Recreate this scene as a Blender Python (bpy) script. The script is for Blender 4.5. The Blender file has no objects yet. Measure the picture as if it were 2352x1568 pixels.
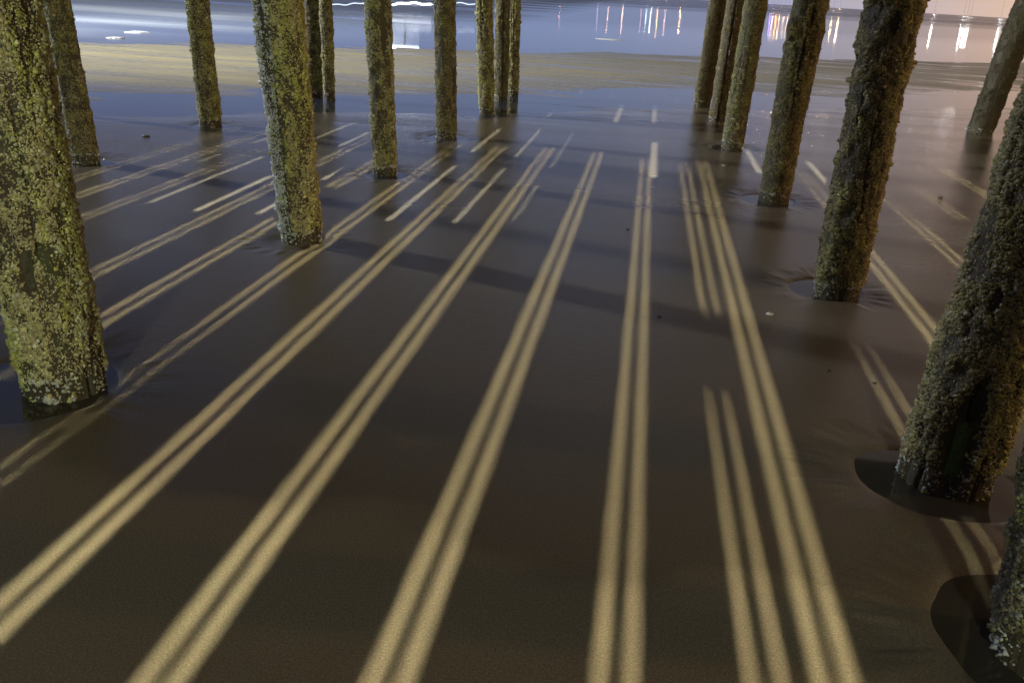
import bpy, math, random
import numpy as np
from mathutils import Matrix, Vector
from mathutils.geometry import delaunay_2d_cdt

# ------------------------------------------------------------------ camera
SC = bpy.context.scene
COL = SC.collection
H = 1.6                                   # tripod height above the sand
RM = np.array([[0.987485253951345, 0.1031424878834426, -0.11930842561136074],
               [0.1479264075457144, -0.3434244348746465, 0.9274575114158324],
               [0.05468684649224995, -0.9334994829801694, -0.35438406298321246]])
FPX = 2132.0                              # focal length for a 2352 px wide frame


def ray(px, py):
    return RM @ np.array([px - 1176.0, py - 784.0, FPX])


def g(px, py, z=0.0):
    d = ray(px, py)
    return d * ((z - H) / d[2]) + np.array([0, 0, H])


def depth(p):
    return float((RM.T @ (np.array(p) - np.array([0, 0, H])))[2])


cd = bpy.data.cameras.new('camera')
cam = bpy.data.objects.new('camera', cd)
COL.objects.link(cam)
cd.sensor_width = 36.0
cd.lens = 36.0 * FPX / 2352.0
cd.clip_start = 0.05
cd.clip_end = 12000
M4 = Matrix.Identity(4)
for r in range(3):
    M4[r][0] = RM[r, 0]
    M4[r][1] = -RM[r, 1]
    M4[r][2] = -RM[r, 2]
M4[2][3] = H
cam.matrix_world = M4
SC.camera = cam

# ------------------------------------------------------------------ exposure, world
SC.view_settings.view_transform = 'Standard'
SC.view_settings.look = 'None'
SC.view_settings.exposure = 0.0
SC.view_settings.gamma = 1.0
SC.cycles.use_adaptive_sampling = False
SC.cycles.max_bounces = 6
SC.cycles.diffuse_bounces = 3
SC.cycles.glossy_bounces = 3
SC.cycles.sample_clamp_indirect = 4.0
SC.cycles.caustics_reflective = False
SC.cycles.caustics_refractive = False

W = bpy.data.worlds.new('World')
SC.world = W
W.use_nodes = True
wt = W.node_tree
wt.nodes.clear()


def node(t, typ, **kw):
    n = t.nodes.new(typ)
    for k, v in kw.items():
        if k == 'inp':
            for i, val in v.items():
                n.inputs[i].default_value = val
        else:
            setattr(n, k, v)
    return n


def ramp(t, fac, stops, interp='LINEAR'):
    n = t.nodes.new('ShaderNodeValToRGB')
    n.color_ramp.interpolation = interp
    e = n.color_ramp.elements
    while len(e) < len(stops):
        e.new(0.5)
    for i, (p, c) in enumerate(stops):
        e[i].position = p
        c = c if hasattr(c, '__len__') else (c, c, c)
        e[i].color = (*c, 1)
    t.links.new(fac, n.inputs[0])
    return n.outputs[0]


def mathn(t, op, a, b=None, c=None, clamp=False):
    n = t.nodes.new('ShaderNodeMath')
    n.operation = op
    n.use_clamp = clamp
    for i, v in enumerate((a, b, c)):
        if v is None:
            continue
        if hasattr(v, 'node'):
            t.links.new(v, n.inputs[i])
        else:
            n.inputs[i].default_value = v
    return n.outputs[0]


def mixc(t, fac, a, b, blend='MIX'):
    n = t.nodes.new('ShaderNodeMix')
    n.data_type = 'RGBA'
    n.blend_type = blend
    for i, v in ((0, fac), (6, a), (7, b)):
        if hasattr(v, 'node'):
            t.links.new(v, n.inputs[i])
        else:
            n.inputs[i].default_value = v if i == 0 else (*v[:3], 1)
    return n.outputs[2]


# night sky: blue dusk left in the north, pink town glow to the right, darker overhead
tc = node(wt, 'ShaderNodeTexCoord')
sp = node(wt, 'ShaderNodeSeparateXYZ')
wt.links.new(tc.outputs['Generated'], sp.inputs[0])
az = mathn(wt, 'MULTIPLY_ADD', sp.outputs[0], 0.5, 0.5)
SKY_GAIN = 1.75
glow = ramp(wt, az, [(0.0, (0.12, 0.15, 0.28)), (0.30, (0.15, 0.19, 0.34)), (0.46, (0.165, 0.208, 0.345)),
                     (0.54, (0.20, 0.22, 0.325)), (0.60, (0.28, 0.25, 0.28)), (0.66, (0.43, 0.30, 0.235)), (0.8, (0.46, 0.30, 0.20)), (1.0, (0.34, 0.21, 0.15))])
vert = ramp(wt, sp.outputs[2], [(0.0, 1.0), (0.10, 0.84), (0.22, 0.56), (0.45, 0.40), (0.7, 0.10), (1.0, 0.06)])
back = ramp(wt, mathn(wt, 'MULTIPLY_ADD', sp.outputs[1], 0.5, 0.5), [(0.3, 0.35), (0.6, 1.0)])
gc = mixc(wt, 1.0, mixc(wt, 1.0, glow, vert, 'MULTIPLY'), back, 'MULTIPLY')
bg1 = node(wt, 'ShaderNodeBackground', inp={1: SKY_GAIN})
wt.links.new(gc, bg1.inputs[0])
nish = node(wt, 'ShaderNodeTexSky', sky_type='NISHITA', sun_disc=False, sun_elevation=math.radians(-4.0), sun_rotation=math.radians(-60))
bg2 = node(wt, 'ShaderNodeBackground', inp={1: 0.05})
wt.links.new(nish.outputs[0], bg2.inputs[0])
ad = node(wt, 'ShaderNodeAddShader')
wt.links.new(bg1.outputs[0], ad.inputs[0])
wt.links.new(bg2.outputs[0], ad.inputs[1])
wo = node(wt, 'ShaderNodeOutputWorld')
wt.links.new(ad.outputs[0], wo.inputs[0])

# ------------------------------------------------------------------ light levels (lamps are built below)
HD = 6.2          # underside of the deck
ZL = 13.58          # lamp heads on the deck
K = ZL / (ZL - HD)
WARM_LAMP = (-2.6, 4.0, ZL)
WARM_LAMP_B = (3.2, 4.0, ZL)
WHITE_LAMP = (-2.4, -14.0, ZL)
P_WARM = 14500.0
P_WHITE = 200000.0
P_FLOOD = 20000.0
P_BAR = 23000.0
P_SURF = 60000.0
P_ORANGE = 1550.0
P_FILL = 2750.0

# ------------------------------------------------------------------ numpy noise


def _hash(ix, iy, iz, seed):
    h = (ix.astype(np.uint32) * np.uint32(374761393) + iy.astype(np.uint32) * np.uint32(668265263)
         + iz.astype(np.uint32) * np.uint32(2147483647) + np.uint32((seed * 1013904223) & 0xffffffff))
    h = (h ^ (h >> np.uint32(13))) * np.uint32(1274126177)
    h = (h ^ (h >> np.uint32(16))) * np.uint32(2246822519)
    h = h ^ (h >> np.uint32(15))
    return h.astype(np.float64) / 4294967295.0


def vnoise(x, y, z, seed=0):
    x, y, z = np.broadcast_arrays(np.asarray(x, float), np.asarray(y, float), np.asarray(z, float))
    fx, fy, fz = np.floor(x), np.floor(y), np.floor(z)
    ix, iy, iz = fx.astype(np.int64), fy.astype(np.int64), fz.astype(np.int64)
    ux, uy, uz = x - fx, y - fy, z - fz
    ux, uy, uz = (u * u * (3 - 2 * u) for u in (ux, uy, uz))
    out = 0
    for dx in (0, 1):
        for dy in (0, 1):
            for dz in (0, 1):
                w = (ux if dx else 1 - ux) * (uy if dy else 1 - uy) * (uz if dz else 1 - uz)
                out = out + w * _hash(ix + dx, iy + dy, iz + dz, seed)
    return out


def fbm(x, y, z, seed=0, oct=4):
    a, s, n = 0.5, 0, 0
    for i in range(oct):
        s = s + a * vnoise(x * 2 ** i, y * 2 ** i, z * 2 ** i, seed + i * 17)
        n += a
        a *= 0.5
    return s / n


def smooth(a, b, x):
    t = np.clip((x - a) / (b - a), 0, 1)
    return t * t * (3 - 2 * t)


# ------------------------------------------------------------------ object helpers


def tag(o, label=None, cat=None, group=None, kind=None):
    for k, v in (('label', label), ('category', cat), ('group', group), ('kind', kind)):
        if v:
            o[k] = v
    return o


def link(o, parent=None):
    COL.objects.link(o)
    if parent:
        o.parent = parent
    return o


def np_mesh(name, verts, loops, sizes, smooth_faces=True):
    me = bpy.data.meshes.new(name)
    verts = np.asarray(verts, np.float32)
    loops = np.asarray(loops, np.int32).ravel()
    sizes = np.asarray(sizes, np.int32)
    me.vertices.add(len(verts))
    me.vertices.foreach_set('co', verts.ravel())
    me.loops.add(len(loops))
    me.loops.foreach_set('vertex_index', loops)
    me.polygons.add(len(sizes))
    st = np.zeros(len(sizes), np.int32)
    st[1:] = np.cumsum(sizes)[:-1]
    me.polygons.foreach_set('loop_start', st)
    if smooth_faces:
        me.polygons.foreach_set('use_smooth', np.ones(len(sizes), bool))
    me.update(calc_edges=True)
    me.validate()
    return me


def grid_faces(nr, nc, wrap=False):
    r = np.arange(nr - 1)[:, None]
    c = np.arange(nc if wrap else nc - 1)[None, :]
    c2 = (c + 1) % nc
    return np.stack([r * nc + c, r * nc + c2, (r + 1) * nc + c2, (r + 1) * nc + c], -1).reshape(-1, 4)


def obj(name, me, mat, parent=None, loc=None):
    o = bpy.data.objects.new(name, me)
    me.materials.append(mat)
    link(o, parent)
    if loc is not None:
        o.location = loc
    return o


class MB:
    """collects boxes and tubes into one mesh"""

    def __init__(s):
        s.v, s.f = [], []

    def add(s, v, f):
        n = len(s.v)
        s.v += [tuple(p) for p in v]
        s.f += [tuple(i + n for i in q) for q in f]

    def box(s, c, d, bevel=0.0):
        x, y, z = (k / 2 for k in d)
        s.add([(c[0] + i * x, c[1] + j * y, c[2] + k * z) for i in (-1, 1) for j in (-1, 1) for k in (-1, 1)],
              [(0, 1, 3, 2), (4, 6, 7, 5), (0, 4, 5, 1), (2, 3, 7, 6), (0, 2, 6, 4), (1, 5, 7, 3)])

    def tube(s, pts, radii, n=10):
        pts = [Vector(p) for p in pts]
        base = len(s.v)
        for i, p in enumerate(pts):
            t = (pts[min(i + 1, len(pts) - 1)] - pts[max(i - 1, 0)]).normalized()
            a = t.orthogonal().normalized()
            b = t.cross(a)
            for k in range(n):
                an = 2 * math.pi * k / n
                s.v.append(tuple(p + (a * math.cos(an) + b * math.sin(an)) * radii[i]))
        for i in range(len(pts) - 1):
            for k in range(n):
                s.f.append((base + i * n + k, base + i * n + (k + 1) % n, base + (i + 1) * n + (k + 1) % n, base + (i + 1) * n + k))
        s.f.append(tuple(base + k for k in range(n))[::-1])
        s.f.append(tuple(base + (len(pts) - 1) * n + k for k in range(n)))

    def build(s, name, mat, parent=None, loc=None, sm=False):
        me = bpy.data.meshes.new(name)
        me.from_pydata(s.v, [], s.f)
        if sm:
            me.polygons.foreach_set('use_smooth', [True] * len(me.polygons))
        me.update()
        return obj(name, me, mat, parent, loc)


def material(name):
    m = bpy.data.materials.new(name)
    m.use_nodes = True
    t = m.node_tree
    b = t.nodes['Principled BSDF']
    return m, t, b


def coords(t, scale=(1, 1, 1), rot=(0, 0, 0), kind='Object'):
    c = node(t, 'ShaderNodeTexCoord')
    mp = node(t, 'ShaderNodeMapping')
    mp.inputs['Scale'].default_value = scale
    mp.inputs['Rotation'].default_value = rot
    t.links.new(c.outputs[kind], mp.inputs[0])
    return mp.outputs[0]


def noise(t, vec, scale, detail=4, rough=0.5, dist=0.0):
    n = node(t, 'ShaderNodeTexNoise', inp={'Scale': scale, 'Detail': detail, 'Roughness': rough, 'Distortion': dist})
    t.links.new(vec, n.inputs['Vector'])
    return n.outputs[0]


def bump(t, h, strength, dist, normal=None):
    b = node(t, 'ShaderNodeBump', inp={'Strength': strength, 'Distance': dist})
    t.links.new(h, b.inputs['Height'])
    if normal:
        t.links.new(normal, b.inputs['Normal'])
    return b.outputs[0]


def plain(name, col, rough=0.6, metal=0.0):
    m, t, b = material(name)
    v = coords(t)
    n = noise(t, v, 14, 5)
    c = mixc(t, n, [k * 0.75 for k in col], [min(1, k * 1.2) for k in col])
    t.links.new(c, b.inputs['Base Color'])
    b.inputs['Roughness'].default_value = rough
    b.inputs['Metallic'].default_value = metal
    t.links.new(bump(t, n, 0.3, 0.01), b.inputs['Normal'])
    return m


def emit(name, col, s):
    m, t, b = material(name)
    b.inputs['Base Color'].default_value = (*[c * 0.5 for c in col], 1)
    b.inputs['Emission Color'].default_value = (*col, 1)
    b.inputs['Emission Strength'].default_value = s
    return m


# ------------------------------------------------------------------ pile and pool data (measured on the ground)
# px base x, base y, base width, px top x, top y, top width, dents, label
PI = math.pi
PILES = [
    ('P1', 148, 880, 190, -28, 0, 208, 'thick barnacle covered pile at the left edge with a wet pool at its foot'),
    ('P2', 198, 368, 60, 130, 0, 59, 'slim brown pile standing just behind the thick barnacled pile on the left'),
    ('P3', 125, 258, 46, 85, 0, 46, 'dark pile mostly hidden between the thick left pile and the slim brown one'),
    ('P4', 484, 286, 52, 451, 0, 55, 'lone slim greenish pile standing apart before the pale surf on the left'),
    ('P5', 693, 545, 96, 637, 0, 108, 'yellow green pile split by a groove, its left side coloured grey for cool light'),
    ('P6', 722, 220, 42, 717, 0, 44, 'pale olive pile half hidden behind the yellow green pile lit grey on its left'),
    ('P7', 757, 226, 27, 748, 0, 30, 'thin dark pile right beside the pale olive pile at the edge of the water'),
    ('P8', 885, 396, 56, 867, 0, 63, 'brown pile with a bare grey scar and rusty streak near its top'),
    ('P9', 1026, 312, 48, 1021, 0, 51, 'straight dark brown pile with a rusty right side, left of the close trio'),
    ('P10', 1118, 260, 36, 1112, 0, 40, 'slim speckled pile at the left of the close trio in the middle distance'),
    ('P11', 1151, 229, 31, 1155, 0, 35, 'dark reddish pile in the middle of the close trio'),
    ('P12', 1177, 217, 27, 1182, 0, 28, 'thin yellow green pile at the right of the close trio, farthest out'),
    ('P13', 1613, 241, 38, 1652, 0, 42, 'dark pile standing in shallow water, leftmost of three overlapping on the right'),
    ('P14', 1648, 279, 40, 1691, 0, 42, 'grooved pile squeezed in the middle of the overlapping three on the right'),
    ('P15', 1682, 338, 50, 1738, 0, 53, 'mossy pile in front of the overlapping three, a small ringed pool at its foot'),
    ('P16', 1776, 458, 74, 1864, 0, 82, 'leaning dark pile with a notched bulge near its top, behind the broad dark pile'),
    ('P17', 1920, 672, 102, 2056, 0, 124, 'broad dark barnacled pile on the right with a crescent pool on its left'),
    ('P18', 2250, 306, 58, 2365, 0, 62, 'slanting dark pile standing alone in the water at the upper right'),
    ('P19', 2172, 1090, 204, 2548, 0, 222, 'huge crusted pile on the right with a hollow bare patch and green algae low down'),
    ('P20', 2412, 1500, 262, 2740, 200, 290, 'black splintered pile cut off by the bottom right corner of the frame'),
]
# relative angle 0 faces the camera, positive = to the right in the picture: (angle, z, half angle, half z, depth, clears barnacles)
DENTS = {
    'P1': [(-0.30, 0.52, 0.16, 0.09, 0.022, 1.0), (0.02, 0.66, 0.05, 0.09, 0.014, .9), (0.15, 0.17, 0.45, 0.12, 0.004, 0.5), (0.05, 0.95, 0.045, 0.18, 0.014, .8),
           (0.50, 1.22, 0.035, 0.22, 0.014, .7), (-0.45, 0.80, 0.10, 0.05, 0.016, .9)],
    'P5': [(-0.80, 1.40, 0.13, 0.22, 0.06, 1.0), (-0.46, 0.7, 0.05, 1.2, 0.018, 0.5), (0.50, 1.05, 0.03, 0.12, 0.012, .8)],
    'P8': [(0.42, 1.22, 0.34, 0.30, 0.022, 1.0)],
    'P16': [(-0.9, 1.42, 0.35, 0.10, -0.03, 0), (0.05, 1.10, 0.07, 0.38, 0.03, .9), (0.9, 1.35, 0.5, 0.2, -0.018, 0), (0.25, 1.52, 0.12, 0.08, 0.03, 1)],
    'P17': [(0.15, 1.55, 0.16, 0.06, 0.03, .9), (0.20, 0.95, 0.05, 0.30, 0.022, .8), (0.28, 0.60, 0.06, 0.16, 0.02, .8), (-0.5, 1.2, 0.04, 0.2, 0.014, .7)],
    'P14': [(0.0, 0.9, 0.12, 2.0, 0.03, .6)],
    'P11': [(0.1, 0.9, 0.14, 2.0, 0.03, .6)],
    'P19': [(0.04, 0.20, 0.40, 0.21, 0.045, 1.0), (0.15, 0.36, 0.22, 0.10, 0.03, 1.0), (-0.2, 0.72, 0.12, 0.05, 0.02, .9)],
    'P20': [(-0.5, 0.5, 0.2, 0.2, 0.02, .8)],
    'P4': [(-0.3, 1.0, 0.05, 0.5, 0.012, .7)],
    'P2': [(0.25, 1.0, 0.06, 0.6, 0.012, .7)],
    'P15': [(0.1, 1.1, 0.08, 0.5, 0.018, .7)],
    'P10': [(-0.4, 1.2, 0.2, 0.3, 0.01, .7)],
    'P12': [(0.0, 1.0, 0.1, 0.9, 0.012, .8)],
}
BASE = {}
for (k, x, y, w, *_r) in PILES:
    p = g(x, y)
    BASE[k] = (p[0], p[1], w * depth(p) / FPX / 2)

# scour bowls: centre, radii, angle, depth
BOWLS = [(1.21, 3.24, 0.285, 0.25, 0.0, 0.055), (1.28, 2.30, 0.315, 0.335, 0.0, 0.06), (-2.34, 3.16, 0.285, 0.32, 0.0, 0.055),
         (1.17, 5.66, 0.19, 0.22, 0.5, 0.04), (1.12, 8.33, 0.22, 0.26, 0.0, 0.035), (0.98, 11.32, 0.21, 0.28, 0.0, 0.04),
         (-2.17, 5.62, 0.20, 0.20, 0.0, 0.02), (-2.25, 8.06, 0.18, 0.22, 0.0, 0.025), (-2.23, 10.45, 0.2, 0.28, 0.0, 0.03),
         (-4.8, 7.5, 0.2, 0.24, 0.0, 0.03), (-4.82, 9.95, 0.2, 0.26, 0.0, 0.03), (-2.17, 12.72, 0.2, 0.35, 0.0, 0.02)]
POOL_Z = -0.020


def sand_z(x, y):
    u = -0.6 * x + 0.8 * y
    wob = (fbm(x * 0.22, y * 0.22, 0 * x, 5, 3) - 0.5) * 2.4
    uu = u + wob
    z = 0.006 * (fbm(x * 0.35, y * 0.35, 0 * x, 11, 3) - 0.5)
    fade = np.exp(-np.maximum(np.hypot(x, y) - 4, 0) / 8)
    # trough, bar and the slope into the sea
    fine = (fbm(x * 0.7, y * 2.2, 0 * x, 23, 4) - 0.5) * 0.030
    z = z - 0.030 * smooth(10.9, 12.2, u + 0.7 * wob) + fine * smooth(9.6, 11.5, u)
    z = z + 0.060 * smooth(13.2, 17.0, uu) - 0.060 * smooth(19.0, 25.0, uu + 0.5 * wob + 1.6 * (fbm(x * 0.16, y * 1.1, 0 * x, 63, 3) - 0.5)) - 1.6 * smooth(23, 70, u)
    # scour bowls with a raised, streaky lip
    for (cx, cy, rx, ry, an, dp) in BOWLS:
        dx, dy = x - cx, y - cy
        m = (np.abs(dx) < rx * 4) & (np.abs(dy) < ry * 4)
        if not m.any():
            continue
        ddx, ddy = dx[m], dy[m]
        th = np.arctan2(ddy, ddx)
        wv = 1 + 0.10 * (fbm(np.cos(th) * 1.3 + cx, np.sin(th) * 1.3 + cy, 0 * th, 31, 3) - 0.5) * 2
        rho = np.hypot(ddx / rx, ddy / ry) / wv
        prof = -dp * (1 - smooth(0.62, 1.22, rho)) - 0.010 * np.exp(-((rho - 1.0) / 0.5) ** 2)
        # flow streaks dragged off the lip
        rill = (fbm(np.cos(th) * 7.0, np.sin(th) * 7.0, rho * 0.7 + cx, 41, 3) - 0.5) * 0.024 * np.exp(-((rho - 1.62) / 0.34) ** 2)
        zz = z[m] + prof + rill
        z[m] = zz
    return z


def spaced(parts):
    out = []
    for (a, b, n) in parts:
        out.append(np.linspace(a, b, n, endpoint=False))
    return np.concatenate(out)


xs = np.concatenate([-np.geomspace(4000, 8, 46), spaced([(-7.8, -3.2, 110), (-3.2, 2.2, 360), (2.2, 6, 100)]), np.geomspace(6, 4000, 46)])
ys = np.concatenate([-np.geomspace(300, 1.0, 14), spaced([(-0.6, 1.4, 24), (1.4, 4.2, 230), (4.2, 9.0, 230), (9.0, 14, 150), (14, 26, 150)]), np.geomspace(26, 6000, 44)])
GX, GY = np.meshgrid(xs, ys)
GZ = sand_z(GX.copy().ravel(), GY.copy().ravel())
sv = np.stack([GX.ravel(), GY.ravel(), GZ], -1)
sand_me = np_mesh('sand', sv, grid_faces(len(ys), len(xs)), np.full((len(ys) - 1) * (len(xs) - 1), 4))


def sand_material():
    m, t, b = material('wet_sand')
    c = node(t, 'ShaderNodeTexCoord')
    sx = node(t, 'ShaderNodeSeparateXYZ')
    t.links.new(c.outputs['Object'], sx.inputs[0])
    obc = c.outputs['Object']
    st = node(t, 'ShaderNodeMapping')
    st.inputs['Scale'].default_value = (0.28, 1.5, 1)
    st.inputs['Rotation'].default_value = (0, 0, math.radians(6))
    t.links.new(obc, st.inputs[0])
    broad = noise(t, st.outputs[0], 0.9, 6, 0.6, 0.0)
    patch = noise(t, obc, 0.8, 3)
    grain = noise(t, obc, 520, 2, 0.7)
    grain2 = noise(t, obc, 160, 3, 0.7)
    u = mathn(t, 'ADD', mathn(t, 'MULTIPLY', sx.outputs[0], -0.6), mathn(t, 'MULTIPLY', sx.outputs[1], 0.8))
    uw = mathn(t, 'MULTIPLY_ADD', mathn(t, 'SUBTRACT', broad, 0.5), 2.2, u)
    # colour: dark soaked sand near, paler sand on the bar
    col = mixc(t, broad, (0.086, 0.074, 0.051), (0.162, 0.140, 0.097))
    col = mixc(t, mathn(t, 'MULTIPLY', patch, 0.5), col, (0.132, 0.096, 0.066))
    gcol = ramp(t, grain2, [(0.28, 0.55), (0.5, 1.0), (0.72, 1.6)])
    col = mixc(t, 1.0, col, gcol, 'MULTIPLY')
    sw0 = mathn(t, 'MULTIPLY_ADD', mathn(t, 'SUBTRACT', patch, 0.5), 1.3, mathn(t, 'MULTIPLY_ADD', sx.outputs[0], 0.10, sx.outputs[1]))
    damp = ramp(t, mathn(t, 'MULTIPLY', sw0, 1 / 16), [(0.0, 1.5), (2.36 / 16, 1.42), (2.40 / 16, 1.0), (4.9 / 16, 0.97), (4.95 / 16, 1.12), (5.3 / 16, 1.0)])
    col = mixc(t, 1.0, col, damp, 'MULTIPLY')
    bar = ramp(t, mathn(t, 'MULTIPLY', uw, 1 / 40), [(12.8 / 40, 0), (16.6 / 40, 1), (23 / 40, 1), (26 / 40, 0)])
    barcol = mixc(t, broad, (0.22, 0.19, 0.11), (0.50, 0.45, 0.28))
    col = mixc(t, bar, col, barcol)
    t.links.new(col, b.inputs['Base Color'])
    # wetness: swash lines split damp sand from film-covered sand
    swash = mathn(t, 'MULTIPLY_ADD', mathn(t, 'SUBTRACT', patch, 0.5), 1.6, sx.outputs[1])
    r1 = ramp(t, mathn(t, 'MULTIPLY', swash, 1 / 16), [(0.0, 0.62), (2.3 / 16, 0.58), (2.7 / 16, 0.42), (4.2 / 16, 0.36), (8 / 16, 0.27), (11.0 / 16, 0.17), (1, 0.14)])
    r2 = mathn(t, 'MULTIPLY_ADD', mathn(t, 'SUBTRACT', broad, 0.5), 0.22, r1)
    rb = node(t, 'ShaderNodeMix')
    t.links.new(bar, rb.inputs[0])
    t.links.new(r2, rb.inputs[2])
    t.links.new(ramp(t, broad, [(0.35, 0.16), (0.62, 0.50)]), rb.inputs[3])
    t.links.new(rb.outputs[0], b.inputs['Roughness'])
    b.inputs['IOR'].default_value = 1.36
    # ripples: grain, low flow streaks
    fs = node(t, 'ShaderNodeMapping')
    fs.inputs['Scale'].default_value = (1.6, 16.0, 1)
    fs.inputs['Rotation'].default_value = (0, 0, math.radians(-7))
    t.links.new(obc, fs.inputs[0])
    flow = noise(t, fs.outputs[0], 1.6, 5, 0.6, 0.0)
    n1 = bump(t, flow, 0.24, 0.004)
    fs2 = node(t, 'ShaderNodeMapping')
    fs2.inputs['Scale'].default_value = (5.0, 22.0, 1)
    fs2.inputs['Rotation'].default_value = (0, 0, math.radians(8))
    t.links.new(obc, fs2.inputs[0])
    n1 = bump(t, noise(t, fs2.outputs[0], 2.0, 4, 0.6), 0.28, 0.0025, n1)
    n2 = bump(t, grain, 0.3, 0.0018, n1)
    t.links.new(n2, b.inputs['Normal'])
    return m


tag(obj('sand', sand_me, sand_material()), kind='structure')

# ------------------------------------------------------------------ water


def sea_material():
    m, t, b = material('sea_water')
    c = node(t, 'ShaderNodeTexCoord')
    obc = c.outputs['Object']
    sx = node(t, 'ShaderNodeSeparateXYZ')
    t.links.new(obc, sx.inputs[0])
    st = node(t, 'ShaderNodeMapping')
    st.inputs['Scale'].default_value = (0.020, 0.12, 1)
    st.inputs['Rotation'].default_value = (0, 0, math.radians(-20))
    t.links.new(obc, st.inputs[0])
    band = noise(t, st.outputs[0], 1.0, 4, 0.5, 0.0)
    fr = node(t, 'ShaderNodeMapping')
    fr.inputs['Scale'].default_value = (0.0035, 0.03, 1)
    t.links.new(obc, fr.inputs[0])
    fband = noise(t, fr.outputs[0], 1.0, 4, 0.55, 0.3)
    # swash foam churned on the left, and the surf line a hundred metres out
    left = ramp(t, mathn(t, 'MULTIPLY_ADD', sx.outputs[0], -1 / 40, 0), [(0.17, 0.0), (0.42, 1.0)])
    far = ramp(t, mathn(t, 'MULTIPLY', sx.outputs[1], 1 / 400), [(0.32, 0.0), (0.48, 1.0)])
    f1 = mathn(t, 'MULTIPLY', ramp(t, band, [(0.36, 0.1), (0.62, 0.95)]), left)
    f2 = mathn(t, 'MULTIPLY', ramp(t, fband, [(0.3, 0.12), (0.6, 0.4)]), far)
    foam = mathn(t, 'MAXIMUM', f1, f2)
    col = mixc(t, foam, (0.030, 0.036, 0.050), (0.62, 0.66, 0.70))
    t.links.new(col, b.inputs['Base Color'])
    us = mathn(t, 'ADD', mathn(t, 'MULTIPLY', sx.outputs[0], -0.6), mathn(t, 'MULTIPLY', sx.outputs[1], 0.8))
    wr = ramp(t, mathn(t, 'MULTIPLY', us, 1 / 100), [(0.14, 0.06), (0.2, 0.018), (0.28, 0.03), (0.5, 0.11)])
    rr = mathn(t, 'MULTIPLY_ADD', foam, 0.45, wr)
    t.links.new(rr, b.inputs['Roughness'])
    b.inputs['IOR'].default_value = 1.33
    wv = node(t, 'ShaderNodeMapping')
    wv.inputs['Scale'].default_value = (0.5, 3.5, 1)
    t.links.new(obc, wv.inputs[0])
    w1 = noise(t, wv.outputs[0], 1.0, 3, 0.5)
    bn = node(t, 'ShaderNodeBump', inp={'Distance': 0.02})
    t.links.new(w1, bn.inputs['Height'])
    t.links.new(ramp(t, mathn(t, 'MULTIPLY', us, 1 / 100), [(0.13, 0.05), (0.2, 0.02), (0.28, 0.02), (0.45, 0.12)]), bn.inputs['Strength'])
    t.links.new(bn.outputs[0], b.inputs['Normal'])
    return m


SEA = sea_material()
wx = np.concatenate([-np.geomspace(5000, 12, 30), np.linspace(-10, 10, 21), np.geomspace(12, 5000, 30)])
wy = np.concatenate([np.linspace(7.0, 40, 34), np.geomspace(42, 7000, 40)])
A, B = np.meshgrid(wx, wy)
sea_me = np_mesh('sea', np.stack([A.ravel(), B.ravel(), np.full(A.size, -0.022)], -1), grid_faces(len(wy), len(wx)), np.full((len(wy) - 1) * (len(wx) - 1), 4))
tag(obj('sea', sea_me, SEA), kind='structure')


def pool_material():
    m, t, b = material('pool_water')
    v = coords(t, (1, 1, 1))
    n = noise(t, v, 3, 3)
    t.links.new(mixc(t, n, (0.040, 0.035, 0.028), (0.060, 0.052, 0.041)), b.inputs['Base Color'])
    b.inputs['Roughness'].default_value = 0.03
    b.inputs['IOR'].default_value = 1.33
    return m


POOLM = pool_material()
for i, (cx, cy, rx, ry, an, dp) in enumerate(BOWLS):
    if dp < 0.03:
        continue
    nseg = 64
    th = np.arange(nseg) * 2 * PI / nseg
    v = np.stack([np.cos(th) * rx * 1.12, np.sin(th) * ry * 1.12, np.zeros(nseg)], -1)
    v = np.concatenate([v, [[0, 0, 0]]])
    f = np.array([[k, (k + 1) % nseg, nseg] for k in range(nseg)])
    me = np_mesh('tide_pool', v, f, np.full(nseg, 3))
    tag(obj('tide_pool', me, POOLM, None, (cx, cy, POOL_Z + 0.0005 * (i % 3))), kind='structure')

# ------------------------------------------------------------------ piles


def wood_material():
    m, t, b = material('pile_timber')
    oi = node(t, 'ShaderNodeObjectInfo')
    c = node(t, 'ShaderNodeTexCoord')
    va = node(t, 'ShaderNodeVectorMath', operation='ADD')
    mul = node(t, 'ShaderNodeVectorMath', operation='SCALE')
    cb = node(t, 'ShaderNodeCombineXYZ')
    for i in range(3):
        t.links.new(oi.outputs['Random'], cb.inputs[i])
    t.links.new(cb.outputs[0], mul.inputs[0])
    mul.inputs['Scale'].default_value = 37.0
    t.links.new(c.outputs['Object'], va.inputs[0])
    t.links.new(mul.outputs[0], va.inputs[1])
    vec = va.outputs[0]
    gr = node(t, 'ShaderNodeMapping')
    gr.inputs['Scale'].default_value = (1, 1, 0.12)
    t.links.new(vec, gr.inputs[0])
    grain = noise(t, gr.outputs[0], 55, 5, 0.6, 0.5)
    big = noise(t, vec, 3.2, 4)
    alg = noise(t, vec, 6.5, 5, 0.65)
    spk = noise(t, vec, 90, 3, 0.7)
    col = mixc(t, grain, (0.020, 0.014, 0.008), (0.075, 0.052, 0.030))
    col = mixc(t, ramp(t, big, [(0.42, 0), (0.62, 0.8)]), col, (0.055, 0.052, 0.020))
    col = mixc(t, ramp(t, alg, [(0.55, 0), (0.72, 0.75)]), col, (0.045, 0.060, 0.014))
    col = mixc(t, ramp(t, spk, [(0.58, 0), (0.72, 0.45)]), col, (0.20, 0.18, 0.10))
    t.links.new(col, b.inputs['Base Color'])
    b.inputs['Roughness'].default_value = 0.62
    n1 = bump(t, grain, 0.7, 0.010)
    t.links.new(bump(t, spk, 0.6, 0.006, n1), b.inputs['Normal'])
    return m


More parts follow.
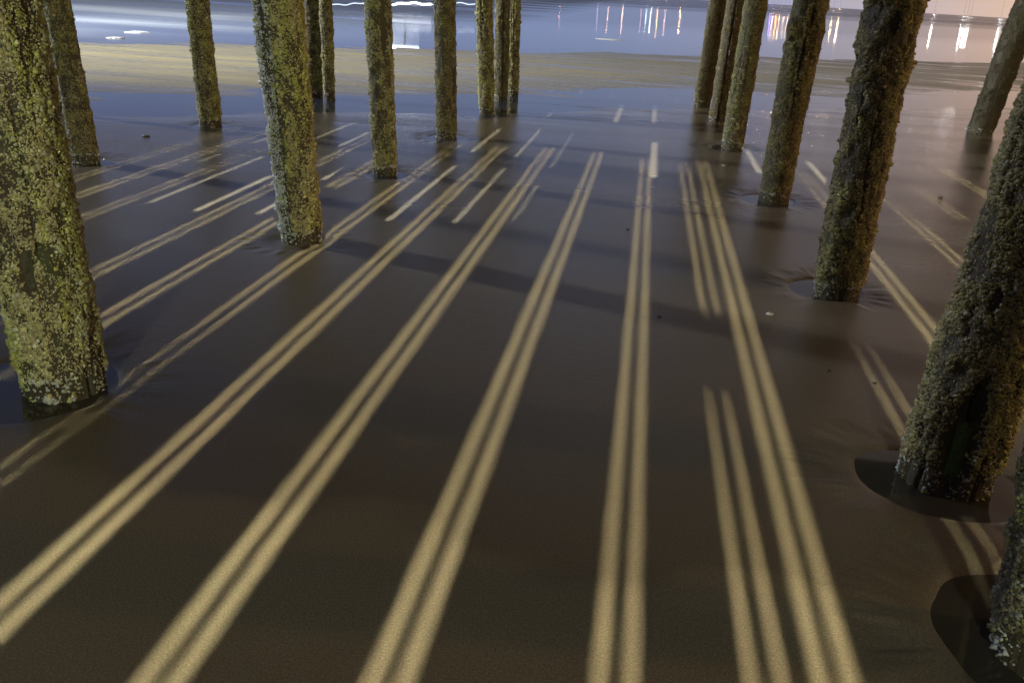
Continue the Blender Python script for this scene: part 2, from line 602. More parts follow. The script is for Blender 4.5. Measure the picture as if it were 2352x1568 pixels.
def crust_material():
    m, t, b = material('barnacle_shell')
    at = node(t, 'ShaderNodeAttribute', attribute_name='tint')
    v = coords(t)
    n = noise(t, v, 130, 3, 0.7)
    col = mixc(t, 1.0, at.outputs['Color'], ramp(t, n, [(0.3, 0.7), (0.7, 1.25)]), 'MULTIPLY')
    t.links.new(col, b.inputs['Base Color'])
    b.inputs['Roughness'].default_value = 0.55
    t.links.new(bump(t, n, 0.4, 0.003), b.inputs['Normal'])
    return m


def algae_material():
    m, t, b = material('green_algae')
    v = coords(t, (1, 1, 0.3))
    n = noise(t, v, 90, 4, 0.6)
    t.links.new(mixc(t, n, (0.030, 0.075, 0.008), (0.10, 0.20, 0.02)), b.inputs['Base Color'])
    b.inputs['Roughness'].default_value = 0.5
    return m


WOOD, CRUST, ALGAE = wood_material(), crust_material(), algae_material()


class Pile:
    def __init__(s, key, bx, by, bw, tx, ty, tw, label, seed):
        s.key, s.label, s.seed = key, label, seed
        s.b = g(bx, by)
        s.r0 = bw * depth(s.b) / FPX / 2
        # the axis point seen at the top of the frame, in the vertical plane through the base
        d = ray(tx, ty)
        k = s.b[1] / d[1]
        s.t = d * k + np.array([0, 0, H])
        s.lean = (s.t[:2] - s.b[:2]) / s.t[2]
        s.r1 = tw * depth(s.t) / FPX / 2
        s.zt = s.t[2]
        s.face = math.atan2(-s.b[1], -s.b[0])      # towards the camera
        s.dist = depth(s.b)
        s.dents = DENTS.get(key, [])

    def rad(s, th, z):
        R = s.r0 + (s.r1 - s.r0) * np.clip(z / s.zt, 0, 1.3)
        R = R * 0.95
        x, y = np.cos(th) * s.r0, np.sin(th) * s.r0
        sd = s.seed
        r = R * (1 + 0.11 * (fbm(x * 5, y * 5, z * 1.6, sd, 3) - 0.5) * 2)
        r = r + 0.011 * (fbm(x * 22, y * 22, z * 15, sd + 50, 3) - 0.5) * 2 * smooth(-0.1, 0.25, z)
        if s.dist < 7:
            r = r + 0.010 * smooth(0.30, 0.52, s.clump(th, z)) * smooth(0.0, 0.1, z)
        crack = vnoise(x * 38, y * 38, z * 1.6, sd + 90)
        r = r - 0.014 * smooth(0.72, 0.95, crack)
        for (a, z0, da, dz, dp, cl) in s.dents:
            r = r - dp * s.dent(th, z, a, z0, da, dz)
        return r

    def clump(s, th, z):
        x, y = np.cos(th) * s.r0, np.sin(th) * s.r0
        return fbm(x * 19, y * 19, z * 15, s.seed + 3, 3)

    def dent(s, th, z, a, z0, da, dz):
        # relative angle: + is to the right seen from the camera = smaller world angle seen from outside facing it
        rel = (th - s.face - a + PI) % (2 * PI) - PI
        e = (rel / da) ** 2 + ((z - z0) / dz) ** 2
        x, y = np.cos(th) * s.r0, np.sin(th) * s.r0
        e = e * (1 + 0.9 * (fbm(x * 18, y * 18, z * 12, s.seed + 5, 3) - 0.5))
        return 1 - smooth(0.55, 1.25, e)

    def pt(s, th, z, r):
        return np.stack([s.lean[0] * z + np.cos(th) * r, s.lean[1] * z + np.sin(th) * r, z], -1)

    def build(s):
        root = bpy.data.objects.new('pier_pile', None)
        link(root)
        root.location = (s.b[0], s.b[1], 0)
        tag(root, s.label, 'pile', 'barnacled timber piles under the pier')
        near = s.dist < 7
        zvis = s.zt + (0.35 if near else 0.25)
        nth = 150 if s.dist < 4 else (110 if s.dist < 7 else 64)
        dz = 0.010 if s.dist < 4 else (0.016 if s.dist < 7 else 0.03)
        zz = np.concatenate([np.arange(-0.3, min(zvis, HD - 0.2), dz), np.linspace(min(zvis, HD - 0.2), HD - 0.04, 14)])
        T, Zg = np.meshgrid(np.arange(nth) * 2 * PI / nth, zz)
        P = s.pt(T.ravel(), Zg.ravel(), s.rad(T.ravel(), Zg.ravel()))
        me = np_mesh('timber_shaft', P, grid_faces(len(zz), nth, True), np.full((len(zz) - 1) * nth, 4))
        obj('timber_shaft', me, WOOD, root)
        s.crust(root, min(zvis, HD - 0.2))
        return root

    def crust(s, root, ztop):
        rng = np.random.default_rng(s.seed)
        sz = 0.0078 + 0.00065 * max(0, s.dist - 2.6)
        area = 2 * PI * s.r0 * ztop
        n = int(2.0 * area / (sz * sz))
        th = rng.uniform(0, 2 * PI, n)
        z = rng.uniform(-0.03, ztop, n)
        x, y = np.cos(th) * s.r0, np.sin(th) * s.r0
        clump = s.clump(th, z)
        bigm = fbm(x * 3.5, y * 3.5, z * 2.0, s.seed + 4, 3)
        keep = rng.uniform(0, 1, n) < np.clip(0.22 + smooth(0.28, 0.43, clump) * 0.78 - smooth(0.60, 0.72, bigm) * 0.3, 0, 1)
        # bare skirt just above the sand, with a white edge
        edge = 0.055 + 0.05 * (fbm(x * 9, y * 9, z * 0, s.seed + 8, 2) - 0.5)
        skirt = z < edge
        keep &= ~skirt | (rng.uniform(0, 1, n) < 0.16)
        for (a, z0, da, dz, dp, cl) in s.dents:
            if cl > 0:
                keep &= rng.uniform(0, 1, n) > cl * 1.02 * s.dent(th, z, a, z0, da, dz) - 0.02
        th, z, clump, bigm, skirt = th[keep], z[keep], clump[keep], bigm[keep], (z < edge + 0.02)[keep]
        n = len(th)
        r = s.rad(th, z)
        P = s.pt(th, z, r)
        N = np.stack([np.cos(th), np.sin(th), rng.uniform(-0.25, 0.35, n)], -1)
        N += rng.normal(0, 0.22, (n, 3))
        N /= np.linalg.norm(N, axis=1)[:, None]
        ref = np.array([0, 0, 1.0])
        U = np.cross(N, ref)
        U /= np.linalg.norm(U, axis=1)[:, None]
        V = np.cross(N, U)
        size = sz * 0.5 * np.exp(rng.normal(-0.06, 0.34, n)) * (0.72 + 0.55 * smooth(0.4, 0.65, clump))
        hgt = size * rng.uniform(0.5, 1.1, n) * (1.0 if s.dist < 7 else 0.7)
        lift = size * (0.6 if s.dist < 7 else 0.35) * smooth(0.42, 0.68, clump)
        fine = s.dist < 7
        k = 6 if fine else 5
        an = np.arange(k) * 2 * PI / k
        off = rng.uniform(0, 2 * PI, n)
        ca = np.cos(an[None] + off[:, None])[..., None]
        sa = np.sin(an[None] + off[:, None])[..., None]
        ring = U[:, None] * ca + V[:, None] * sa
        jit = 1 + rng.normal(0, 0.2, (n, k, 1))
        base = P[:, None] + ring * (size[:, None, None] * jit) - N[:, None] * (size * 0.5)[:, None, None]
        top = P[:, None] + ring * (size[:, None, None] * 0.55 * jit) + N[:, None] * (hgt + lift)[:, None, None]
        cen = P + N * (hgt * (0.45 if fine else 1.12) + lift)[:, None]
        pv = np.concatenate([base, top, cen[:, None]], 1)           # n, 2k+1, 3
        nv = 2 * k + 1
        i = np.arange(k)
        j = (i + 1) % k
        quads = np.stack([i, j, j + k, i + k], -1)
        tris = np.stack([i + k, j + k, np.full(k, 2 * k)], -1)
        o = (np.arange(n) * nv)[:, None, None]
        loops = np.concatenate([(quads[None] + o).reshape(n, -1), (tris[None] + o).reshape(n, -1)], 1)
        sizes = np.tile(np.concatenate([np.full(k, 4), np.full(k, 3)]), n)
        me = np_mesh('barnacle_crust', pv.reshape(-1, 3), loops.ravel(), sizes, False)
        # shell colours
        pal = np.array([(0.37, 0.36, 0.12), (0.30, 0.23, 0.10), (0.50, 0.50, 0.37), (0.46, 0.48, 0.45), (0.16, 0.12, 0.06), (0.24, 0.27, 0.055), (0.10, 0.08, 0.04)])
        wts = {'P5': (0.46, 0.12, 0.08, 0.04, 0.08, 0.18, 0.04), 'P1': (0.28, 0.08, 0.20, 0.16, 0.08, 0.14, 0.06)}.get(s.key, (0.16, 0.16, 0.08, 0.10, 0.26, 0.12, 0.12))
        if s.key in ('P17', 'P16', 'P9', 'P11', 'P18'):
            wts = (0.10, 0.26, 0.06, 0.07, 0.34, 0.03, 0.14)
        if s.key == 'P20':
            wts = (0.04, 0.10, 0.06, 0.16, 0.24, 0.04, 0.36)
        pick = rng.choice(len(pal), n, p=np.array(wts) / sum(wts))
        zone = fbm(np.cos(th) * 2 + 9, np.sin(th) * 2, z * 2.2, s.seed + 33, 3)
        gz = (zone > 0.56) & (rng.uniform(0, 1, n) < 0.55)
        pick[gz] = np.where(rng.uniform(0, 1, gz.sum()) < 0.5, 0, 5)
        bz = (zone < 0.43) & (rng.uniform(0, 1, n) < 0.5)
        pick[bz] = np.where(rng.uniform(0, 1, bz.sum()) < 0.5, 1, 4)
        if s.key == 'P5':
            rel = (th - s.face + PI) % (2 * PI) - PI
            grey_lit = (rel < -0.46) & (rng.uniform(0, 1, n) < 0.85)  # left side painted grey for the cool light falling on it
            pick[grey_lit] = np.where(rng.uniform(0, 1, grey_lit.sum()) < 0.7, 3, 2)
            lowb = (z < 0.7) & (rel > -0.5) & (rng.uniform(0, 1, n) < 0.6)
            pick[lowb] = np.where(rng.uniform(0, 1, lowb.sum()) < 0.5, 1, 4)
        zmix = smooth(0.40, 0.60, zone)[:, None]
        zcol = np.array([(0.37, 0.355, 0.17)]) * (1 - zmix) + np.array([(0.34, 0.34, 0.10)]) * zmix
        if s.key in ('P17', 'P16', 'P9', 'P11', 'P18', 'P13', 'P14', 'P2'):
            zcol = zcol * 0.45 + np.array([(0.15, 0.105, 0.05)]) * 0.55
        if s.key == 'P19':
            zcol = zcol * 0.3 + np.array([(0.32, 0.26, 0.10)]) * 0.7
        if s.key == 'P20':
            zcol = zcol * 0.3 + 0.02
        colr = (pal[pick] * 0.45 + zcol * 0.55) * np.exp(rng.normal(0, 0.22, (n, 1))) * {'P1': 1.3, 'P5': 1.2, 'P16': .85, 'P17': 1.15, 'P19': 1.1, 'P13': .5, 'P14': .6, 'P15': .6, 'P18': .22, 'P9': .8, 'P11': .7}.get(s.key, 0.95)  # right rear piles darkened in colour to offset lamp light on them
        wh = skirt & (rng.uniform(0, 1, n) < 0.5)
        colr[wh] = (0.46, 0.48, 0.44)
        if s.key == 'P5':
            colr[grey_lit] = np.array([(0.46, 0.48, 0.47)]) * np.exp(rng.normal(0, 0.2, (int(grey_lit.sum()), 1)))
        cv = np.ones((n, nv, 4), np.float32)
        cv[:, :, :3] = colr[:, None]
        if fine:
            cv[:, 2 * k, :3] *= 0.35           # dark shell mouth
        ca_ = me.color_attributes.new('tint', 'FLOAT_COLOR', 'POINT')
        ca_.data.foreach_set('color', cv.ravel())
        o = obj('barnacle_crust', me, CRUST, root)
        o['kind'] = 'stuff'


PO = {}
for i, (k, bx, by, bw, tx, ty, tw, lab) in enumerate(PILES):
    pl = Pile(k, bx, by, bw, tx, ty, tw, lab, 101 + i * 13)
    PO[k] = (pl, pl.build())


def blades(name, pile, root, a0, a1, z0, z1, n, ln, w, mat, seed):
    rng = np.random.default_rng(seed)
    m = MB()
    for _ in range(n):
        th = pile.face + rng.uniform(a0, a1)
        z = rng.uniform(z0, z1)
        r = float(pile.rad(np.array([th]), np.array([z]))[0])
        p = pile.pt(np.array([th]), np.array([z]), np.array([r]))[0]
        nrm = np.array([math.cos(th), math.sin(th), 0])
        tg = np.array([-math.sin(th), math.cos(th), 0])
        l = ln * rng.uniform(0.5, 1.3)
        b = p + nrm * 0.006 + tg * rng.normal(0, 0.006) - np.array([0, 0, l])
        m.add([p - tg * w + nrm * 0.001, p + tg * w + nrm * 0.001, b + nrm * 0.004], [(0, 1, 2)])
    return m.build(name, mat, root)


blades('algae_tuft', PO['P19'][0], PO['P19'][1], -0.12, 0.20, 0.06, 0.26, 420, 0.028, 0.0016, ALGAE, 3)
blades('moss_patch', PO['P19'][0], PO['P19'][1], 0.10, 0.42, 0.04, 0.40, 900, 0.022, 0.0012, plain('brown_moss', (0.10, 0.085, 0.035), 0.8), 4)
# splinters torn from the corner pile
m = MB()
p20 = PO['P20'][0]
for (a, z, l) in ((-1.15, 0.62, 0.10), (-1.2, 0.50, 0.06), (-1.1, 0.36, 0.05), (-1.25, 0.74, 0.05)):
    m = MB()
    th = p20.face + a
    p = p20.pt(np.array([th]), np.array([z]), p20.rad(np.array([th]), np.array([z])))[0]
    n_ = np.array([math.cos(th), math.sin(th), 0])
    m.tube([p - n_ * 0.02, p + n_ * 0.012 + np.array([0, 0, l * 0.5]), p + n_ * 0.024 + np.array([0, 0, l])], [0.014, 0.010, 0.001], 6)
    m.build('splinter', WOOD, PO['P20'][1])

# ------------------------------------------------------------------ pier deck with the gaps that let the lamps through
# warm gaps: ground x at near and far end, and (ground y, strength) knots
WARM = [(-1.53, -1.53, [(1.0, 1), (9.97, 1)]), (-1.02, -1.02, [(1.0, 1), (10.05, 1)]), (-0.485, -0.485, [(1.0, 1), (10.08, 1)]),
        (0.07, 0.03, [(1.0, .93), (10.0, .93)]), (0.62, 0.62, [(1.0, 1), (10.05, 1)]),
        (0.455, 0.42, [(1.0, .88), (2.7, .78), (3.4, .5), (3.8, .28), (4.15, .06), (4.2, .0)]), (0.455, 0.42, [(4.25, .0), (4.7, .4), (5.4, .8), (10.0, .7)]),
        (-2.0, -2.0, [(1.2, .13), (3.4, .20), (4.0, .42), (4.9, .9), (7.6, .95), (9.9, .5)]), (-2.5, -2.5, [(2.0, .85), (8.6, .95), (10.0, .3)]),
        (-2.95, -2.95, [(3.0, .4), (4.6, .8), (7.4, .95), (9.9, .6)]), (-3.7, -3.7, [(4.6, .5), (6.0, .65), (8.6, .4)]),
        (-4.1, -4.1, [(4.8, .6), (6.6, .85), (9.8, .6)]), (-4.46, -4.46, [(5.4, .5), (7.0, .65), (9.9, .4)]),
        (1.63, 1.63, [(3.9, .9), (7.0, .98), (9.9, .7)]), (2.24, 2.24, [(5.0, .7), (7.0, .85), (8.9, .4)]), (2.74, 2.66, [(6.6, .5), (8.6, .6), (10.5, .35)]),
        (3.29, 3.29, [(7.5, .8), (9.8, .9), (11.5, .5)]), (1.20, 1.20, [(2.2, .16), (3.2, .24), (3.9, .55), (4.75, .0)]),
        (-0.08, -0.15, [(5.5, .0), (7.0, .2), (8.3, .1)]), (-0.74, -0.74, [(2.95, .0), (3.25, .05), (3.7, .0)])]
# white gaps: picture ends of each dash (far, near), strength
WHITE = [((818, 281), (722, 318), .8), ((650, 305), (581, 328), .7), ((852, 304), (775, 336), .8), ((985, 286), (918, 319), .8), ((1153, 296), (1079, 349), .9),
         ((1244, 296), (1183, 361), .5), ((1318, 306), (1262, 385), .25), ((1050, 380), (887, 506), .7), ((1160, 386), (1042, 512), .5), ((1233, 425), (1183, 504), .2),
         ((829, 368), (739, 413), .9), ((628, 403), (447, 484), .9), ((612, 360), (336, 464), .6), ((650, 463), (588, 490), .7), ((511, 354), (450, 373), .4),
         ((1502, 326), (1502, 408), 1.5), ((1428, 237), (1416, 280), 1.5), ((1503, 239), (1503, 282), 1.4), ((1274, 250), (1254, 270), .5), ((1089, 233), (1059, 250), .4),
         ((995, 244), (971, 252), .4), ((847, 240), (827, 249), .4), ((1730, 252), (1755, 270), .6), ((1760, 284), (1770, 290), .4), ((1880, 247), (1943, 287), .45),
         ((1706, 338), (1752, 398), 1.3), ((1852, 370), (1911, 430), 1.3), ((2056, 356), (2200, 440), .35), ((2042, 423), (2059, 437), .3), ((2093, 467), (2113, 480), .3),
         ((286, 279), (218, 292), .3)]


def deck_pt(L, x, y):
    f = HD / ZL
    return x + (L[0] - x) * f, y + (L[1] - y) * f


slots = []
WFULL = 0.0225
prng = np.random.default_rng(77)
for (x0, x1, kn) in WARM:
    lf, rt = [], []
    ya, yb = kn[0][0], kn[-1][0]
    ky, ks = [k_[0] for k_ in kn], [k_[1] for k_ in kn]
    yy = np.linspace(ya, yb, max(4, int((yb - ya) / 0.55)))
    ss = np.interp(yy, ky, ks)
    if ks[-1] > 0:
        yy = np.append(yy, yb + 0.22)
        ss = np.append(ss, 0.0)
    LW = WARM_LAMP if x0 < 1.0 else WARM_LAMP_B
    for (y, s_) in zip(yy, ss):
        x = x0 + (x1 - x0) * (y - ya) / (yb - ya)
        dx, dy = deck_pt(LW, x, y)
        w = (WFULL if s_ >= 0.98 else max(0.0008, 0.0205 * s_)) * float(np.exp(prng.normal(0, 0.035)))
        dx += float(prng.normal(0, 0.0004))
        lf.append((dx - w / 2, dy))
        rt.append((dx + w / 2, dy))
    slots.append(lf + rt[::-1])
for (pf, pn, s_) in WHITE:
    a, b_ = g(*pf), g(*pn)
    xm = (a[0] + b_[0]) / 2
    w = 0.021 * s_ if s_ < 1 else 0.024 * s_
    q = [deck_pt(WHITE_LAMP, xm, yy) for yy in (b_[1], a[1])]
    slots.append([(q[0][0] - w / 2, q[0][1]), (q[1][0] - w / 2, q[1][1]), (q[1][0] + w / 2, q[1][1]), (q[0][0] + w / 2, q[0][1])])

pv, edges, faces = [], [], []
outer = [(-6.3, -12.0), (5.6, -12.0), (5.6, 16.3), (-6.3, 16.3)]
vv = list(outer)
edges = [(0, 1), (1, 2), (2, 3), (3, 0)]
sface = []
owner = {}
for si, s_ in enumerate(slots):
    b0 = len(vv)
    vv += s_
    n_ = len(s_)
    edges += [(b0 + k, b0 + (k + 1) % n_) for k in range(n_)]
cv, ce, cf, ov, oe, of = delaunay_2d_cdt([Vector(v) for v in vv], edges, [], 0, 1e-5)


def in_poly(p, poly):
    c = False
    j = len(poly) - 1
    for i in range(len(poly)):
        (xi, yi), (xj, yj) = poly[i], poly[j]
        if (yi > p[1]) != (yj > p[1]) and p[0] < (xj - xi) * (p[1] - yi) / (yj - yi) + xi:
            c = not c
        j = i
    return c


keepf = []
for f in cf:
    cx = sum(cv[i][0] for i in f) / len(f)
    cy = sum(cv[i][1] for i in f) / len(f)
    if not any(in_poly((cx, cy), s_) for s_ in slots):
        keepf.append(tuple(f))
nv = len(cv)
DTOP, DBOT = HD, HD - 0.008
cent = {}
for i, o_ in enumerate(ov):
    for k in o_:
        if k >= 4:
            b0 = 4
            for s_ in slots:
                if k < b0 + len(s_):
                    cent[i] = sum(q[0] for q in s_) / len(s_)
                    break
                b0 += len(s_)
dv = [(p[0], p[1], DTOP) for p in cv]
for i, p in enumerate(cv):
    sh = 0.0 if i not in cent else (0.010 if p[0] > cent[i] else -0.010)
    dv.append((p[0] + sh, p[1], DBOT))
df = []
ecount = {}
for f in keepf:
    df.append(f)
    df.append(tuple(i + nv for i in f)[::-1])
    for a, b_ in zip(f, f[1:] + f[:1]):
        ecount[(a, b_)] = ecount.get((a, b_), 0) + 1
for (a, b_) in list(ecount):
    if (b_, a) not in ecount:
        df.append((b_, a, a + nv, b_ + nv))
dm = bpy.data.meshes.new('plank_floor')
dm.from_pydata(dv, [], df)
dm.update()


def plank_material():
    m, t, b = material('pier_planks')
    v = coords(t, (8, 0.6, 8))
    n = noise(t, v, 6, 5, 0.6)
    t.links.new(mixc(t, n, (0.05, 0.037, 0.025), (0.14, 0.11, 0.08)), b.inputs['Base Color'])
    b.inputs['Roughness'].default_value = 0.8
    t.links.new(bump(t, n, 0.5, 0.01), b.inputs['Normal'])
    return m


PLANK = plank_material()
deck = bpy.data.objects.new('pier_deck', None)
link(deck)
deck.location = (0, 0, HD)
tag(deck, 'plank deck of the pier overhead, its open gaps throwing bright stripes on the sand', 'pier deck')
fl = obj('plank_floor', dm, PLANK, deck)
fl.location = (0, 0, -HD)
for (x0, x1) in ((-6.3, -6.05), (5.35, 5.6)):
    m = MB()
    m.box(((x0 + x1) / 2, 2.15, -0.2), (0.2, 28.2, 0.36))
    m.build('edge_beam', PLANK, deck)

# ------------------------------------------------------------------ lamps
IRON = plain('lamp_iron', (0.05, 0.055, 0.06), 0.5, 0.6)


def spot(name, loc, target, col, power, size, angle, blend, parent):
    d = bpy.data.lights.new(name, 'SPOT')
    d.color = col
    d.energy = power
    d.shadow_soft_size = size
    d.spot_size = math.radians(angle)
    d.spot_blend = blend
    o = bpy.data.objects.new(name, d)
    link(o, parent)
    o.location = loc
    o.rotation_euler = (Vector(target) - Vector(loc)).to_track_quat('-Z', 'Y').to_euler()
    return o


def mast(name, label, cat, base, h, arm=(0, 0)):
    root = bpy.data.objects.new(name, None)
    link(root)
    root.location = base
    tag(root, label, cat)
    m = MB()
    m.tube([(-arm[0], -arm[1], 0), (-arm[0], -arm[1], h * 0.8), (-arm[0] * 0.6, -arm[1] * 0.6, h + 0.2), (0, 0, h + 0.16)], [0.07, 0.06, 0.045, 0.04], 12)
    m.build('pole', IRON, root, sm=True)
    m = MB()
    m.box((0, 0, h + 0.12), (0.34, 0.22, 0.07))
    m.build('lamp_housing', IRON, root)
    return root


hz = ZL - HD
for (L_, arm_, aim_, lab_) in ((WARM_LAMP, 2.6, (0.3, 0.8), 'warm twin lamp on the deck above the long bright stripes at centre and left'),
                               (WARM_LAMP_B, -2.3, (-0.2, 0.9), 'warm twin lamp on the deck above the slanting stripes behind the right piles')):
    r = mast('deck_lamp', lab_, 'lamp', (L_[0], L_[1], HD), hz, (arm_, 0.0))
    for sx_ in (-1, 1):
        spot('lamp_bulb', (sx_ * 0.0455, 0, hz), (sx_ * 0.0455 + aim_[0], aim_[1], 0), (1.0, 0.93, 0.60), P_WARM, 0.029, 53, 0.2, r)
r = mast('deck_lamp', 'white lamp standing on the pier deck behind the short pale dashes', 'lamp', (WHITE_LAMP[0], WHITE_LAMP[1], HD), hz, (0.0, 1.0))
spot('lamp_bulb', (0, 0, hz), (0.9, 11.6, 0), (0.92, 0.97, 0.90), P_WHITE, 0.03, 18.5, 0.22, r)
r = mast('beach_floodlight', 'cold white floodlight standing on the beach far to the left', 'floodlight', (-23, 13.0, 0), 8.6, (-0.8, 0))
spot('lamp_bulb', (0, 0, 8.5), (18, 9.5, 0), (0.86, 0.90, 1.0), P_FLOOD, 0.55, 100, 0.25, r)
spot('lamp_bulb', (0, 0.6, 8.5), (30, 10.6, 0), (1.0, 0.94, 0.72), P_BAR, 0.25, 60, 1.0, r)  # extra head added to brighten the sand bar
spot('lamp_bulb', (0, 1.0, 8.5), (8, 26, 0), (0.88, 0.94, 1.0), P_SURF, 0.25, 80, 0.9, r)  # another added head, only there to lift the surf
r = mast('beach_lamp', 'orange street lamp standing on the beach beside the pier to the right', 'lamp', (12.5, 3.2, 0), 4.0, (0.8, 0))
spot('lamp_bulb', (0, 0, 3.9), (-12, 2, 0), (1.0, 0.60, 0.24), P_ORANGE, 0.22, 165, 0.3, r)
r = mast('beach_lamp', 'unseen pale fill lamp added behind the camera to light the pile fronts', 'lamp', (0.8, -9.0, 0), 3.0, (0.0, -0.8))  # added front fill for the piles, no lamp known here
spot('lamp_bulb', (0, 0, 2.9), (-1.5, 13, 1.4), (0.94, 1.0, 0.74), P_FILL, 0.3, 165, 0.3, r)

# lamps along the far shore: picture place of the middle of each reflected streak, colour, strength
FAR = [(1286, 24, (1, .55, .45), 0.5), (1372, 30, (.8, .6, .9), 0.4), (1396, 30, (1, .6, .45), 0.8), (1429, 34, (1, .62, .42), 1.3), (1472, 34, (1, .6, .6), 0.4),
       (1483, 38, (.6, .85, 1), 1.2), (1494, 40, (.9, 1, .95), 1.6), (1509, 40, (1, .62, .22), 1.6), (1527, 40, (1, .6, .6), 0.9), (1561, 42, (1, .60, .30), 2.2),
       (1768, 48, (.4, .2, 1), 2.0), (1773, 48, (1, .9, .7), 1.5), (1781, 48, (1, .45, .08), 3.0), (1789, 46, (1, .7, .4), 1.6), (1799, 46, (1, .8, .6), 1.4), (1807, 50, (1, .7, .4), 1.8),
       (1909, 52, (1, .75, .4), 2.6), (1922, 62, (1, .75, .42), 4.5), (2136, 72, (1, .97, .9), 4.5), (2203, 78, (.95, .97, 1), 3.5), (2211, 78, (.95, .97, 1), 3.5), (2219, 78, (1, .95, .9), 3.5), (2287, 88, (.82, .95, 1), 6.5)]
LD = 1800.0
for i, (px, py, col, s_) in enumerate(FAR):
    d = ray(px, py + (7 if px > 2000 else 2))
    hd = math.hypot(d[0], d[1])
    k = LD / hd
    z = -d[2] * k - H
    root = bpy.data.objects.new('shore_lamp', None)
    link(root)
    root.location = (d[0] * k, d[1] * k, 0)
    tag(root, 'far lamp across the bay, seen as a thin upright streak reflected on the water', 'lamp', 'lamps along the far shore')
    m = MB()
    m.tube([(0, 0, -0.5), (0, 0, z - 0.4)], [0.12, 0.08], 6)
    m.build('pole', IRON, root)
    bm_ = MB()
    rr = 0.9
    bm_.tube([(0, 0, z - 1.0), (0, 0, z - 0.5), (0, 0, z + 0.5), (0, 0, z + 1.0)], [0.15, rr, rr, 0.15], 8)
    bm_.build('lamp_globe', emit('lamp_glow', [c_ ** 1.25 for c_ in col], 95 * s_), root)

# a bank of white floodlights on a tower over the bay, mirrored in the wet sand
d = ray(930, 112)
k = 200 / math.hypot(d[0], d[1])
z = -d[2] * k - H
root = bpy.data.objects.new('floodlight_tower', None)
link(root)
root.location = (d[0] * k, d[1] * k, 0)
root.rotation_euler = (0, 0, math.atan2(-d[0], d[1]))
tag(root, 'bright white bank of floodlights across the water, mirrored as a white bar', 'floodlight')
m = MB()
m.tube([(0, 0.4, -0.5), (0, 0.4, z)], [0.3, 0.2], 8)
m.box((0, 0.3, z), (5.4, 0.2, 0.3))
m.build('tower', IRON, root)
GLOW = emit('floodlight_glow', (0.85, 0.93, 1.0), 8)
for k_ in range(6):
    m = MB()
    m.box((-2.4 + k_ * 0.96, 0, z), (0.94, 0.3, 0.5))
    m.build('lamp', GLOW, root)

# wavering light trail out in the bay, put in as still glowing strands
trail = bpy.data.objects.new('light_trail', None)
link(trail)
pts = []
rng = random.Random(4)
for q in range(61):
    px = 756 + (1092 - 756) * q / 60
    py = 9.5 + 2.0 * math.sin(q * 0.33) + 1.2 * math.sin(q * 1.0 + 1)
    d = ray(px, py)
    k = 55 / math.hypot(d[0], d[1])
    pts.append(Vector((d[0] * k, d[1] * k, H + d[2] * k)))
c0 = pts[30].copy()
trail.location = (c0.x, c0.y, -0.02)
tag(trail, 'wavering white light trail low over the water behind the middle piles', 'light string')
m = MB()
m.tube([p - Vector((c0.x, c0.y, -0.02)) for p in pts], [0.028] * 61, 6)
m.build('trail_strand', emit('strand_glow', (0.72, 0.84, 1.0), 1.1), trail)
m = MB()
m.tube([p - Vector((c0.x, c0.y, -0.02)) for p in pts[26:43]], [0.060] * 17, 8)
m.build('bright_trail_strand', emit('bright_strand_glow', (0.9, 0.95, 1.0), 3.0), trail)

# ------------------------------------------------------------------ small things on the sand and foam on the water
SHELL = plain('shell_white', (0.62, 0.60, 0.55), 0.4)
DARK = plain('dark_weed', (0.025, 0.022, 0.015), 0.5)
STONE = plain('pebble_stone', (0.16, 0.13, 0.10), 0.5)


def lump(name, px, py, size, mat, label, cat, seed, flat=0.5):
    p = g(px, py)
    z0 = float(sand_z(np.array([p[0]]), np.array([p[1]]))[0])
    nt, nr = 18, 9
    ph, th = np.meshgrid(np.linspace(0, PI, nr), np.arange(nt) * 2 * PI / nt, indexing='ij')
    x, y, z = np.sin(ph) * np.cos(th), np.sin(ph) * np.sin(th), np.cos(ph)
    r_ = 1 + 0.7 * (fbm(x * 2 + seed, y * 2, z * 2, seed, 3) - 0.5)
    v = np.stack([x * r_ * size[0], y * r_ * size[1], z * r_ * size[2] + size[2] * 0.6], -1).reshape(-1, 3)
    me = np_mesh(name, v, grid_faces(nr, nt, True), np.full((nr - 1) * nt, 4))
    o = obj(name, me, mat, None, (p[0], p[1], z0))
    return tag(o, label, cat)


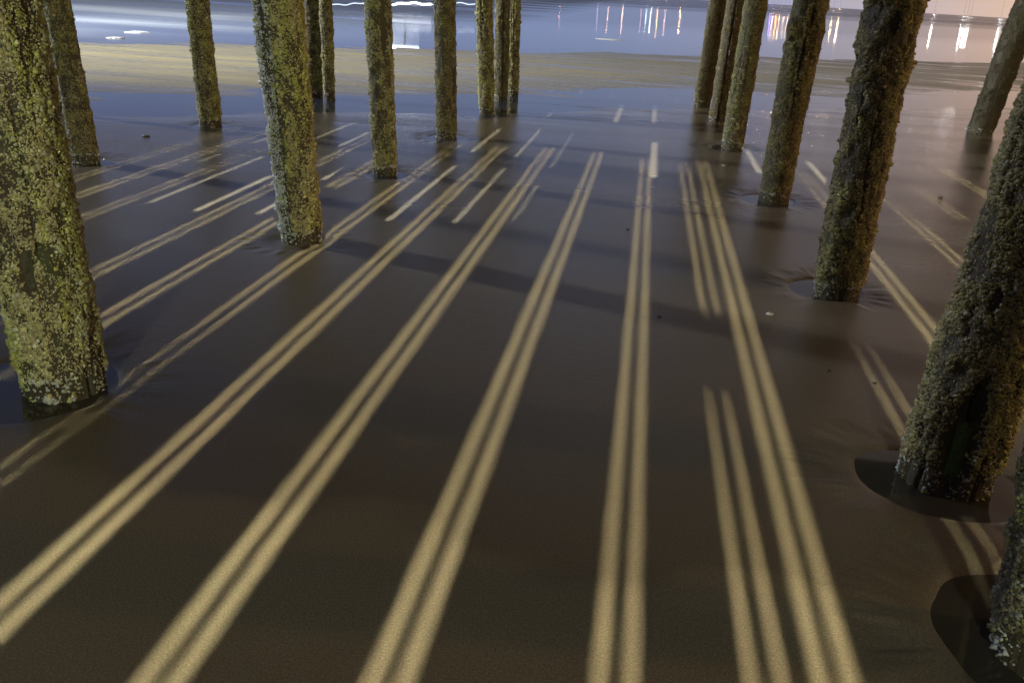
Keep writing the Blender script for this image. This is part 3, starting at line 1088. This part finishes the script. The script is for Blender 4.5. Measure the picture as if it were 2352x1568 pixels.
lump('shell', 1768, 723, (0.020, 0.014, 0.009), SHELL, 'broken white shell on dark sand, left of the crescent pool by the broad pile', 'shell', 3)
lump('seaweed', 173, 494, (0.030, 0.020, 0.010), DARK, 'dark scrap of seaweed right beside the thick left pile', 'seaweed', 5)
lump('shell', 240, 362, (0.018, 0.014, 0.012), SHELL, 'small white shell at the foot of the slim brown left pile', 'shell', 7)
lump('pebble', 335, 314, (0.040, 0.030, 0.012), STONE, 'flat brown pebble between the slim brown pile and the lone greenish pile', 'pebble', 8)
lump('pebble', 2160, 455, (0.022, 0.018, 0.012), STONE, 'small brown pebble on the sand above the huge crusted pile', 'pebble', 9)
lump('shell', 1661, 381, (0.020, 0.014, 0.009), SHELL, 'tiny white shell on the sand below the mossy pile', 'shell', 12)
for (px, py, sx_, lab) in ((1905, 852, 0.012, 'tiny pebble on the sand under the broad dark pile'), (2010, 880, 0.012, 'tiny dark pebble on the sand left of the huge crusted pile'),
                           (1442, 528, 0.014, 'tiny dark pebble between the pale central stripes'), (1515, 729, 0.012, 'tiny dark pebble just right of the central pale pair')):
    lump('pebble', px, py, (sx_ * .8, sx_ * 0.7, sx_ * 0.4), DARK, lab, 'pebble', int(px))

FOAM = plain('foam', (0.75, 0.76, 0.72), 0.7)


def foam_patch(px, py, lx, ly, label, seed):
    p = g(px, py)
    n_ = 48
    th = np.arange(n_) * 2 * PI / n_
    rr = 1 + 1.1 * (fbm(np.cos(th) * 2.2 + seed, np.sin(th) * 2.2, 0 * th, seed, 4) - 0.5)
    rings = [np.stack([np.cos(th) * rr * lx * k, np.sin(th) * rr * ly * k, np.full(n_, h)], -1) for k, h in ((1, 0.0), (0.9, 0.022), (0.55, 0.035), (0.02, 0.04))]
    me = np_mesh('foam_patch', np.concatenate(rings), grid_faces(4, n_, True), np.full(3 * n_, 4))
    o = obj('foam_patch', me, FOAM, None, (p[0], p[1], -0.03))
    tag(o, label, 'foam')


foam_patch(315, 73, 0.22, 0.4, 'small white fleck of foam on blue water behind the lone greenish pile', 2)
foam_patch(263, 86, 0.16, 0.25, 'faint white fleck of foam just left of the brighter fleck', 3)
foam_patch(1400, 90, 0.55, 0.3, 'yellowish patch of foam on the calm water in the middle distance', 6)
